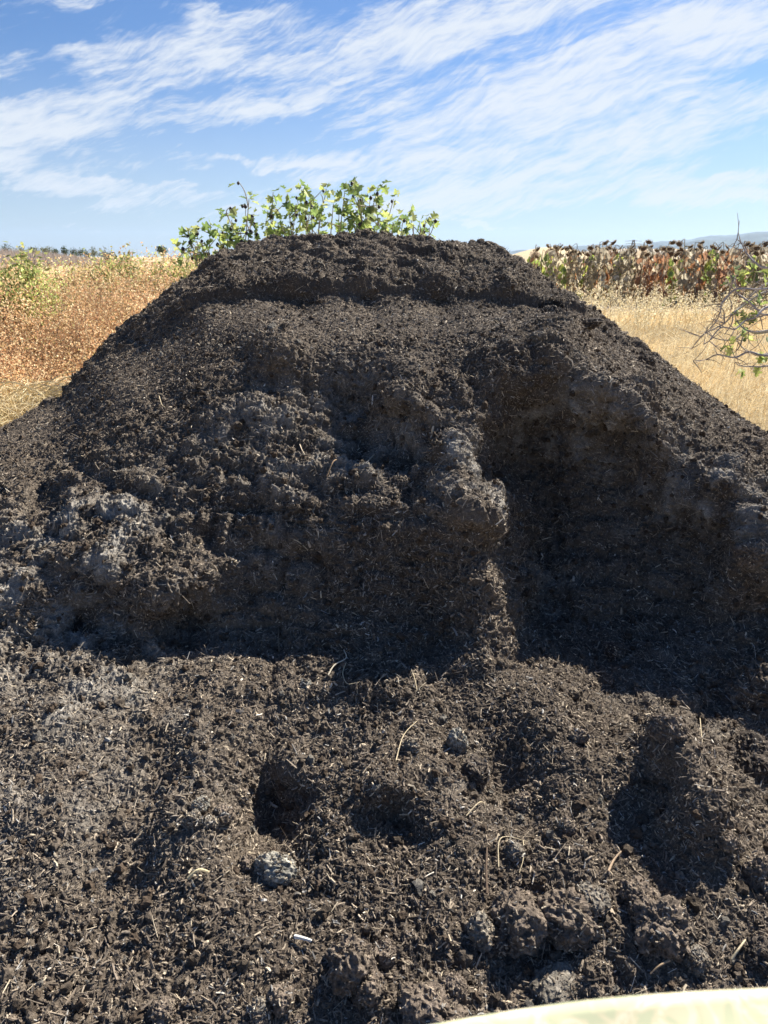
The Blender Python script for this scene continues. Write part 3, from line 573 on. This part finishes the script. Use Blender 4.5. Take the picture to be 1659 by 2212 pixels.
def sunflower(tone, h, lean, droop):
    root = empty('sunflower'); pal = PALS[tone]; top = np.array([lean*.6, -.04, h])
    c = bez([(0, 0, 0), (lean*.1, 0, h*.5), (lean*.4, 0, h*.93), top, top+[lean*.9, -.12, -droop]], 6)
    V, F, C = merge([tube(c, .014, .008, (.36, .31, .20), 6)]); link('stalk', np_mesh('stalk', V, F, mat_bark, C), root)
    n = 30; z = rng.uniform(.12, .93, n)*h; a = rng.uniform(0, 6.28, n); P_ = np.stack([np.cos(a)*.05, np.sin(a)*.05, z], 1)
    D = unit(np.stack([np.cos(a)*.5, np.sin(a)*.5, rng.normal(-.95, .35, n)], 1)); s = rng.uniform(.14, .30, n)
    V, F, C = scatter(hang, hangf, P_, frames(D, rng.normal(0, .6, n)), np.stack([s, s*rng.uniform(.45, .9, n), s*rng.uniform(.5, 1.6, n)], 1), pick(pal, n, None, .2))
    link('foliage', np_mesh('foliage', V, F, mat_sf, C), root)
    e = c[-1]; T = unit(np.array([[lean*1.2, -.45, -.55+droop]]))[0]; f = frames(T[None], np.zeros(1))[0]; r = rng.uniform(.07, .10)
    hv = IV*[.38, 1, 1]; hv[:, 0] = np.where(hv[:, 0] > 0, hv[:, 0]*.45, hv[:, 0]); hv = hv*r; hv += vnoise(hv, .03, 5)[:, None]*.006
    A = (hv@f.T+e, IF, np.repeat([[.14, .10, .075]], len(hv), 0))
    k = 20; a = np.linspace(0, 6.28, k, endpoint=False); ring_ = np.stack([0*a, np.cos(a)*r*.92, np.sin(a)*r*.92], 1)@f.T+e
    Dr = unit(ring_-e-T*.05); B = scatter(leafq, leafqf, ring_, frames(Dr, rng.uniform(0, 6, k)), np.repeat([[.06, .035, .03]], k, 0), pick([(.20, .15, .10), (.30, .24, .16)], k))
    V, F, C = merge([A, B]); link('seed_head', np_mesh('seed_head', V, F, mat_sf, C), root)
    return root
def copy_tree(o):
    c = o.copy(); COL.objects.link(c)
    for ch in list(o.children): d = ch.copy(); COL.objects.link(d); d.parent = c
    return c
protos = []
for tone, h, lean, droop in [('brown', 1.85, .12, .10), ('grey', 1.8, -.12, .13), ('green', 1.75, .10, .16), ('rust', 1.8, -.1, .12), ('grey', 1.95, .15, .05), ('brown', 1.75, -.15, .18), ('green', 1.65, -.1, .1), ('rust', 1.7, .12, .2)]:
    protos.append((sunflower(tone, h, lean, droop), tone))
used = set(); G_ = 'sunflowers gone to seed in the field'
TONE = {'brown': 'brown withered sunflower', 'grey': 'grey papery withered sunflower', 'green': 'sunflower still partly green', 'rust': 'rust coloured withered sunflower'}
WHERE = ['in the front row']*1
count = 0
for row in range(9):
    y0 = 26.3+row*.72; x = 6.0-row*.02
    while x < y0*.70+1.2:
        x += rng.uniform(.28, .50)*(1+.09*row)
        ytrue = y0+rng.uniform(-.15, .15)+max(0, 9.5-x)*1.15
        pxx = x/ytrue
        if count >= 290 or pxx > .70: break
        w = vnoise(np.array([[x*1., y0*.6, 0]]), 1.3, 9)[0]+rng.normal(0, .25); zone = 'green' if (x < 8.8 and rng.uniform() < .45) or rng.uniform() < .12 else ('rust' if w > .35 else ('brown' if w > -.1 else 'grey'))
        ch = [i for i, (o, t) in enumerate(protos) if t == zone]; i = int(rng.choice(ch)); src = protos[i][0]
        o = src if i not in used else copy_tree(src); used.add(i)
        o.location = (x, ytrue, terrain(x, ytrue)-.03); o.rotation_euler = (rng.normal(0, .03), rng.normal(0, .05), rng.uniform(-1.6, 1.6)); s = rng.uniform(1.0, 1.17)+(.08 if rng.uniform() < .15 else 0); o.scale = (s, s, s)
        where = ('at the left end of the field by the pile' if pxx < .30 else 'in the middle of the field' if pxx < .44 else 'at the right of the field')
        rw = 'front row' if row < 2 else ('middle rows' if row < 5 else 'back rows')
        tag(o, f'{TONE[zone]}, {rw}, {where}', 'sunflower', G_); count += 1

# ------------------------------------------------------------------ far trees and pylon
mat_tree = material('tree_leaf', rough=.8, scale=4, var=.25, trans=.15)
def tree(name, label, ix, top_iy, base_iy, dist_, wpx, pal, n=1500, group='trees on the distant hills', trunk=.25, bare=False):
    t = at(ix, top_iy, dist_); b = at(ix, base_iy, dist_); zb = min(b[2], terrain(np.array([b[0]]), np.array([b[1]]))[0]+.2); b[2] = zb; H = t[2]-zb; W = wpx*.46293/FPX*dist_*.72
    root = empty(name, b); br = [tube(bez([(0, 0, -.2), (W*.05, 0, H*.3), (0, 0, H*.75)], 4), H*.035, H*.012, (.16, .12, .09), 6)]
    for _ in range(9 if not bare else 30):
        a = rng.uniform(0, 6.28); z0 = H*rng.uniform(.2, .6); e = np.array([math.cos(a)*W*rng.uniform(.4, .95), math.sin(a)*W*.8, z0+H*rng.uniform(.15, .45)])
        e[2] = min(e[2], H); br.append(tube(bez([(0, 0, z0), e*[.5, .5, 0]+[0, 0, z0*.5+e[2]*.5], e], 3), H*.012, H*.004, (.2, .16, .13), 4))
    V, F, C = merge(br); link('trunk', np_mesh('trunk', V, F, mat_bark, C), root)
    if n:
        k = 16; cc = rand_dirs(k)*rng.uniform(.2, .85, (k, 1))*[W*.8, W*.7, H*(1-trunk)*.38]+[0, 0, H*(trunk+(1-trunk)*.5)]; rr_ = rng.uniform(.22, .42, k)*min(W, H*.5)
        ci = rng.integers(0, k, n); P_ = cc[ci]+rand_dirs(n)*(rr_[ci]*rng.uniform(.5, 1, n)**.5)[:, None]; P_[:, 2] = np.minimum(P_[:, 2], H)
        s = H*.055*rng.uniform(.6, 1.3, n)
        V, F, C = scatter(leafq, leafqf, P_, frames(rand_dirs(n), rng.uniform(0, 6, n)), np.stack([s, s*.7, s*.5], 1), pick(pal, n)*(1+.3*rng.normal(0, .5, k)[ci])[:, None])
        link('crown', np_mesh('crown', V, F, mat_tree, C), root)
    return tag(root, label, 'tree', group)
DG = [(.07, .10, .035), (.10, .13, .045), (.05, .075, .03)]; YG = [(.17, .19, .06), (.13, .15, .05), (.22, .20, .08)]
tree('oak_tree', 'lone round dark green oak on the golden hill left of the pile', 353, 527, 555, 170, 24, DG, 1800)
tree('oak_tree', 'dark green oak beside the left shoulder of the pile top', 431, 540, 569, 120, 25, DG, 1800, trunk=.1)
tree('small_tree', 'tiny tree on the golden hill crest nearest the pile', 411, 541, 548, 230, 5, DG, 300)
for k_, (lb, ix, ty, by, w) in enumerate([('yellow green tree at the left end of the ridge tree line', 73, 530, 541, 16), ('broad dark green tree right of the yellow ridge tree', 98, 531, 541, 20), ('small dark green tree in the middle of the ridge line', 118, 533, 542, 12),
     ('dark green tree before the tall ridge tree', 138, 533, 545, 14), ('tall dark tree on the ridge line', 173, 533, 548, 15), ('round dark tree after the tall ridge tree', 158, 537, 546, 12), ('yellow green round tree low on the ridge slope', 203, 537, 552, 16), ('dark bushy tree at the right foot of the ridge line', 225, 543, 555, 20), ('low bushy tree on the dip of the ridge line', 187, 541, 550, 14),
     ('dark green tree at the very left end of the ridge', 15, 529, 541, 18), ('small olive tree near the left end of the ridge', 42, 532, 541, 14)]):
    tree('ridge_tree', lb, ix, ty-4+rng.uniform(-2.5, 3), by, 200+3*k_, w*rng.uniform(1.0, 1.9), YG if 'yellow' in lb or 'olive' in lb else DG, 700, trunk=.1)
tree('bare_tree', 'thin grey half bare tree standing over the green shrubs', 235, 530, 565, 60, 26, [(.30, .32, .22)], 260, bare=True)
for lb, ix, ty, by, w, pal in [('reddish brown bush on the slope beneath the golden hill', 388, 556, 566, 12, [(.30, .17, .10), (.25, .2, .1)]), ('low green bush left of the oak by the pile', 408, 556, 568, 16, YG), ('small round green bush on the tan slope', 372, 558, 566, 10, YG)]:
    tree('hill_bush', lb, ix, ty, by, 130, w, pal, 600, trunk=.05)
# grey leafless orchard on the far left slope: reads as one mass
n = 3200; az_ = rng.uniform(-31, -18, n); r_ = rng.uniform(105, 165, n); q = np.stack([r_*np.sin(np.radians(az_)), r_*np.cos(np.radians(az_)), 0*r_], 1)
q[:, 2] = terrain(q[:, 0], q[:, 1]); m_ = 9; Q = np.repeat(q, m_, 0)+[0, 0, .6]; D = rand_dirs(n*m_, 1.1); L = rng.uniform(.6, 1.5, n*m_)*np.repeat(np.clip((-az_-17)/6, .4, 1), m_)
V, F, C = scatter(strip, stripf, Q, frames(D, rng.uniform(0, 6, n*m_)), np.stack([L, L*.05, L*.3], 1), pick([(.36, .31, .27), (.44, .38, .33), (.30, .24, .20)], n*m_))
tag(link('bare_grove', np_mesh('bare_grove', V, F, mat_dryleaf, C)), 'grey leafless grove on the slope below the ridge trees at far left', 'grove', kind='stuff')
# scrub dots on the foothill
for k_, ix in enumerate([1290, 1312, 1345, 1388, 1410, 1432, 1462, 1500]):
    tree('foothill_tree', ['dark tree clump on the pale foothill, far left one', 'small dark tree clump second from left on the foothill', 'dark tree clump just left of the pylon', 'dark tree clump just right of the pylon', 'broad tree clump in the middle of the foothill', 'low tree clump behind the sunflower heads', 'dark tree clump under the mountain slope', 'last tree clump towards the right mountain'][k_], ix, 539+rng.uniform(-1, 2), 546, 900, rng.uniform(10, 20), DG, 250, 'trees on the pale foothill', .05)
p = at(1369, 518, 420); H = p[2]; b = np.array([p[0], p[1], 0]); parts = []
def leg_at(z): return 2.6*(1-z/H)**1.3+.35
cr = [(-1, -1), (1, -1), (1, 1), (-1, 1)]; lv_ = np.linspace(0, H, 9)
for a in range(4):
    parts.append(tube([(cr[a][0]*leg_at(z), cr[a][1]*leg_at(z), z) for z in lv_], .26, .18, (.2, .21, .22), 4))
    for z0, z1 in zip(lv_[:-1], lv_[1:]):
        c_ = cr[(a+1) % 4]; parts.append(tube([(cr[a][0]*leg_at(z0), cr[a][1]*leg_at(z0), z0), (c_[0]*leg_at(z1), c_[1]*leg_at(z1), z1)], .12, .12, (.2, .21, .22), 3))
root = empty('power_pylon', b); V, F, C = merge(parts); mat_steel = material('galvanised_steel', rough=.5, scale=5, var=.15)
link('lattice_tower', np_mesh('lattice_tower', V, F, mat_steel, C), root)
for z in (.93, .8, .67):
    V, F, C = merge([tube([(-4*1.1, 0, H*z), (0, 0, H*z+.35), (4.4, 0, H*z)], .12, .12, (.3, .31, .32), 4)]); link('cross_arm', np_mesh('cross_arm', V, F, mat_steel, C), root)
tag(root, 'tiny grey lattice power pylon far beyond the sunflower field', 'pylon')

# ------------------------------------------------------------------ clods, stones, straws on the pile
mat_clod = material('clod_compost', rough=.95, scale=120, var=.6, bump=.9, spec=.15)
IV4, IF4 = ico(5)
def clod(ix, iy, wpx, label, tone='brown', asp=(1, .9, .8), sink=.33, seed=None, group='compost clods lying on the pile'):
    p_, n_, s_ = surf(ix, iy); r = wpx*.46293/FPX*s_/2*.98; sd_ = seed or int(ix*7+iy)
    V = IV4.copy(); base_ = V+sd_*3.7
    V *= (1+.34*vnoise(base_, 1.1, sd_ % 97)+.22*(.4-np.abs(vnoise(base_, .6, 3)))+.24*(.4-np.abs(vnoise(base_, .25, 5)))+.10*vnoise(base_, .1, 7))[:, None]
    V *= np.array(asp)*r; a = rng.uniform(0, 6.28); c, s = math.cos(a), math.sin(a); V = V@np.array([[c, -s, 0], [s, c, 0], [0, 0, 1]]).T if asp[0] < 1.25 else V
    b = {'brown': (.13, .105, .083), 'grey': (.145, .130, .108), 'pale': (.22, .21, .18), 'dark': (.065, .054, .045)}[tone]; sp = np.clip(vnoise(V, .005, 7)-.2, 0, 1)[:, None]
    C = np.array([b])*(1+.35*fbm(V, .03, 3, 9))[:, None]*(1+1.6*sp)
    # slivers stuck to the clod
    k = int(np.clip(r*5200, 60, 420)); ci = rng.choice(len(V), k); No = unit(V[ci]); T = unit(np.cross(No, rand_dirs(k))*1+No*rng.normal(0, .3, (k, 1))); L = rng.uniform(.004, .015, k)
    B = scatter(box, boxf, V[ci]+No*.001, frames(T, rng.uniform(0, 6, k)), np.stack([L, L*.22+.0006, L*.13+.0005], 1), pick(CHIP_PAL, k, [.25, .25, .2, .14, .06, .08, .02]))
    V, F, C = merge([(V, IF4, C), B])
    o = link('compost_clod', np_mesh('compost_clod', V, F, mat_clod, C, False)); o.location = Vector(p_)+Vector((0, 0, r*asp[2]*(1-2*sink)))
    return tag(o, label, 'clod', group)
CL = [(592, 1886, 68, 'pale grey crumbly clod in the dark hollow left of centre, the largest on the left', 'pale', (1.25, .85, .95)),
 (535, 1872, 36, 'small brown clod touching the left of the big pale clod', 'brown'), (430, 1755, 34, 'whitish speckled clod on the left, uppermost of its huddle', 'pale'), (472, 1775, 40, 'brown clod at the right of the left huddle', 'brown'), (452, 1790, 30, 'grey clod in the front of the left huddle', 'grey'), (418, 1785, 34, 'low mouldy clod at the left of its huddle', 'grey'),
 (505, 1735, 34, 'brown clod above the pale huddle at the left', 'brown'), (1118, 1990, 110, 'large crumbly brown clod upper right of the pale-sided one, bottom centre', 'brown', (1.1, 1, .85)), (1045, 2025, 62, 'grey dusted clod left of the large crumbly one', 'grey', (.9, .9, 1)), (1075, 2035, 48, 'dark clod squeezed between the grey clod and the large crumbly clod', 'dark'),
 (1218, 1988, 100, 'round cracked brown clod between the two largest clods at bottom right', 'brown'), (1278, 1948, 56, 'flat grey clod above and right of the round cracked one', 'grey', (1.1, .9, .6)), (1378, 1950, 70, 'brown clod up against the smooth ball clod', 'brown'), (1418, 2015, 92, 'smooth round brown ball of compost, the most regular clod at bottom right', 'brown', (1, 1, .95)), (1470, 2030, 50, 'small dark clod touching the right of the smooth ball clod', 'dark'),
 (1500, 2085, 40, 'small grey clod below the smooth ball clod', 'grey'), (1640, 1905, 66, 'brown clod at the right edge with a slanting chip on it', 'brown', (.8, 1, 1.1)), (1645, 2080, 60, 'dark clod at the right edge near the bottom', 'dark'), (1615, 1648, 92, 'large dark clod in the shade near the right edge', 'dark'), (1440, 1598, 74, 'brown clod on the crest of the right sunlit mound', 'brown', (1.1, .8, .8)),
 (1030, 1672, 58, 'smooth dark clod in the shaded notch right of centre', 'dark'), (990, 1610, 50, 'upright pale crusted clod above the shaded notch', 'pale', (.8, .8, 1.2)), (1250, 1595, 34, 'small clod half buried left of the mound crest', 'brown'), (930, 2195, 100, 'broad brown clod at the bottom edge, right of the middle', 'brown', (1.2, 1, .8)), (760, 2100, 96, 'rough brown clod at the bottom, left of the broad one', 'brown', (1, .9, 1.1)), (800, 2140, 60, 'brown clod directly below the rough bottom clod', 'brown'),
 (1160, 744, 34, 'greyish clod perched on the rim above the shaded hollow', 'grey'), (1185, 664, 28, 'dark clod on the upper right plateau', 'dark'), (1265, 702, 44, 'long dark clod lying near the right crest', 'dark', (1.5, .8, .5)), (1398, 782, 34, 'dark clod on the right silhouette of the pile', 'dark'), (860, 536, 16, 'tiny grey clod near the pile top', 'grey'), (590, 514, 12, 'whitish clod on the left of the top edge', 'pale'),
 (1120, 1725, 44, 'brown clod in the middle of the right foreground', 'brown'), (1110, 1835, 38, 'round clod behind the crossed straws', 'grey'), (1225, 1790, 30, 'small brown clod on the right foreground slope', 'brown'), (1200, 2125, 74, 'flat mouldy grey clod low down at bottom centre right', 'grey', (1.2, .9, .5)), (885, 1620, 36, 'grey speckled clod in the centre foreground', 'grey'), (880, 1572, 26, 'small brown clod just above the grey speckled centre one', 'brown'),
 (1620, 1205, 56, 'sunlit brown clod sticking out by the right edge', 'brown', (1, .9, .9)), (610, 2160, 50, 'brown clod at the bottom left of centre', 'brown'), (560, 2195, 44, 'grey clod at the very bottom left of centre', 'grey'), (660, 1480, 22, 'small pale clod where the face meets the loose slope', 'pale'), (1340, 2190, 40, 'small clod near the bottom edge by the cloth', 'brown'), (1330, 1420, 46, 'dark half buried clod in the shaded hollow floor', 'dark'),
 (830, 2060, 46, 'brown clod above the rough bottom clod', 'brown'), (980, 2140, 50, 'brown clod between the two broad bottom clods', 'brown'), (1560, 1820, 36, 'small brown clod below the right mound', 'brown'), (350, 2190, 46, 'brown clod at the bottom edge left', 'brown')]
for c_ in CL: clod(*c_[:4], tone=c_[4] if len(c_) > 4 else 'brown', asp=c_[5] if len(c_) > 5 else (1, .9, .85))
# uncounted small crumbs
n = 7500; idx = rng.choice(len(Pd), n, p=wgt/wgt.sum()); r = np.exp(rng.normal(math.log(.0065), .45, n)).clip(.002, .015); Vt = IV*(1+.5*vnoise(IV+9, .7, 3)+.35*vnoise(IV+4, .35, 5))[:, None]
V, F, C = scatter(Vt, IF, Pd[idx]+Nd[idx]*(r*.4)[:, None], frames(rand_dirs(n), rng.uniform(0, 6, n)), r[:, None]*rng.uniform(.7, 1.2, (n, 3)), pick([(.075, .056, .041), (.11, .09, .07), (.07, .056, .043), (.15, .138, .118)], n, [.4, .32, .2, .08]))
V += (vnoise(V, .004, 3)*.0012)[:, None]
tag(link('crumbs', np_mesh('crumbs', V, F, mat_clod, C), pile), kind='stuff')
# separate straws and twigs one can point at
def straw_(pts_, r, col, label, name='straw', cat='straw'):
    P_ = []
    for ix, iy in pts_: p_, n_, s_ = surf(ix, iy); P_.append(p_+n_*.006+(CAM-p_)*.004)
    c = bez(P_, 6); c[:, 2] += np.sin(np.linspace(0, np.pi, len(c)))*.006
    V, F, C = merge([tube(c, r, r*.6, col, 6)]); o = link(name, np_mesh(name, V, F, mat_chip, C))
    return tag(o, label, cat, 'loose straws and twigs on the pile')
PS = (.50, .42, .28)
straw_([(1005, 1765), (1030, 1745), (1053, 1725)], .0018, PS, 'thin pale straw slanting up to the right in the right foreground')
straw_([(1078, 1868), (1078, 1820), (1095, 1805), (1140, 1812)], .0016, PS, 'pale straw bent at a right angle below the slanting straw')
straw_([(1130, 1810), (1130, 1850), (1122, 1880)], .0014, PS, 'short curved straw hanging from the bent straw')
straw_([(1052, 1930), (1050, 1880), (1052, 1830)], .0035, (.12, .085, .06), 'dark upright twig right of centre in the foreground', 'twig', 'twig')
straw_([(410, 1905), (430, 1893), (450, 1890)], .005, (.50, .42, .26), 'flat yellowish wood splinter left of the large pale clod', 'splinter', 'wood splinter')
straw_([(636, 2022), (655, 2030), (672, 2034)], .0055, (.62, .60, .55), 'whitish oval splinter near the bottom left of centre', 'splinter', 'wood splinter')
straw_([(710, 1462), (722, 1440), (745, 1420), (742, 1400)], .0025, (.5, .45, .35), 'pale curled straw under the dark face near the centre')
straw_([(745, 1425), (738, 1450), (750, 1480), (775, 1478)], .0018, PS, 'hooked straw just below the curled one')
straw_([(648, 955), (652, 975), (660, 990)], .003, (.5, .42, .3), 'short pale splinter upright on the sunlit shelf', 'splinter', 'wood splinter')
straw_([(705, 1030), (725, 1010), (752, 985)], .003, (.32, .22, .13), 'brown twig slanting on the sunlit shelf', 'twig', 'twig')
straw_([(345, 858), (348, 875), (362, 890)], .0022, PS, 'little pale forked stem on the upper left slope')
straw_([(640, 1165), (652, 1175), (664, 1188)], .002, PS, 'short straw on the shaded middle face')
straw_([(600, 1400), (600, 1375), (598, 1350)], .002, (.2, .15, .1), 'brown root hanging in the dark notch left of centre', 'root', 'root')
straw_([(855, 1640), (870, 1600), (900, 1560)], .0015, PS, 'thin straw in the centre foreground')
straw_([(1440, 2085), (1418, 2100), (1400, 2110)], .003, (.33, .24, .15), 'tan splinter below the smooth ball clod', 'splinter', 'wood splinter')
straw_([(1575, 2080), (1590, 2062), (1603, 2040)], .003, PS, 'pale chip standing near the right edge', 'splinter', 'wood splinter')
straw_([(1175, 2110), (1170, 2125), (1165, 2140)], .0045, (.4, .36, .28), 'thick greyish splinter left of the flat mouldy clod', 'splinter', 'wood splinter')
straw_([(890, 1440), (898, 1465), (900, 1490)], .0018, PS, 'straw curving down beneath the dark face, right of centre')
straw_([(1310, 1890), (1325, 1860), (1340, 1840)], .0032, (.3, .22, .15), 'brown twig left of the shaded dip of the right mound', 'twig', 'twig')
straw_([(1500, 1560), (1520, 1590), (1530, 1605)], .0015, PS, 'thin straw in the shade right of the mound crest')

# ------------------------------------------------------------------ cloth close to the lens, bottom right
rows = []
edge = [(760, 2255), (900, 2228), (960, 2215), (1060, 2198), (1180, 2179), (1300, 2164), (1450, 2152), (1659, 2141), (1900, 2137)]
ex = np.linspace(760, 1900, 60); ey = np.interp(ex, [e[0] for e in edge], [e[1] for e in edge]); ey = np.convolve(np.pad(ey, 4, 'edge'), np.ones(9)/9, 'valid')
E = np.array([at(a, b, .30) for a, b in zip(ex, ey)])
prof = [(.0, -.012), (-.004, -.004), (-.002, .0), (.004, -.001), (.02, -.006), (.05, -.016), (.09, -.032), (.14, -.055), (.19, -.085)]   # (towards the viewer, up)
V = np.concatenate([E+[0, -a, b] for a, b in prof]); k = len(prof); i = (np.arange(k-1)[:, None]*60+np.arange(59)[None]).ravel()
V[:, 2] += vnoise(V, .06, 3)*.003*(np.repeat(np.arange(k), 60) > 2)
me = np_mesh('cloth', V, np.stack([i, i+60, i+61, i+1], 1), mat_chip, None, True)
mc = bpy.data.materials.new('printed_cream_cloth'); mc.use_nodes = True; t = mc.node_tree; b = t.nodes['Principled BSDF']; b.inputs['Roughness'].default_value = .85
g = t.nodes.new('ShaderNodeNewGeometry'); w = t.nodes.new('ShaderNodeTexNoise'); w.inputs['Scale'].default_value = 34; w.inputs['Detail'].default_value = 2; w.inputs['Distortion'].default_value = 2.2
t.links.new(g.outputs['Position'], w.inputs['Vector']); r = t.nodes.new('ShaderNodeValToRGB'); t.links.new(w.outputs['Fac'], r.inputs[0])
r.color_ramp.elements[0].position = .40; r.color_ramp.elements[0].color = (.50, .52, .34, 1); r.color_ramp.elements[1].position = .47; r.color_ramp.elements[1].color = (.62, .57, .38, 1)
for ps, cc in ((.53, (.63, .58, .39, 1)), (.56, (.72, .69, .52, 1)), (.62, (.60, .55, .37, 1))): e = r.color_ramp.elements.new(ps); e.color = cc
t.links.new(r.outputs[0], b.inputs['Base Color']); me.materials.clear(); me.materials.append(mc)
o = link('cloth', me); sm = o.modifiers.new('thick', 'SOLIDIFY'); sm.thickness = .0015; sm.offset = -1
tag(o, 'cream cloth edge with a faint green leaf print at the bottom right corner', 'cloth')

# ------------------------------------------------------------------ air
def haze_box():
    lo, hi = (-6000, -200, -8), (8000, 8200, 250)
    V = np.array([(x, y, z) for x in (lo[0], hi[0]) for y in (lo[1], hi[1]) for z in (lo[2], hi[2])], float)
    F = np.array([[0, 1, 3, 2], [4, 6, 7, 5], [0, 4, 5, 1], [2, 3, 7, 6], [0, 2, 6, 4], [1, 5, 7, 3]])
    m = bpy.data.materials.new('haze_air'); m.use_nodes = True; t = m.node_tree; t.nodes.clear(); o = t.nodes.new('ShaderNodeOutputMaterial'); v = t.nodes.new('ShaderNodeVolumePrincipled')
    v.inputs['Color'].default_value = (.55, .74, 1, 1); v.inputs['Density'].default_value = 7.5e-5; v.inputs['Anisotropy'].default_value = .2; t.links.new(v.outputs[0], o.inputs['Volume'])
    tag(link('haze', np_mesh('haze', V, F, m)), 'thin blue haze over the far hills', 'haze', kind='stuff')
haze_box()
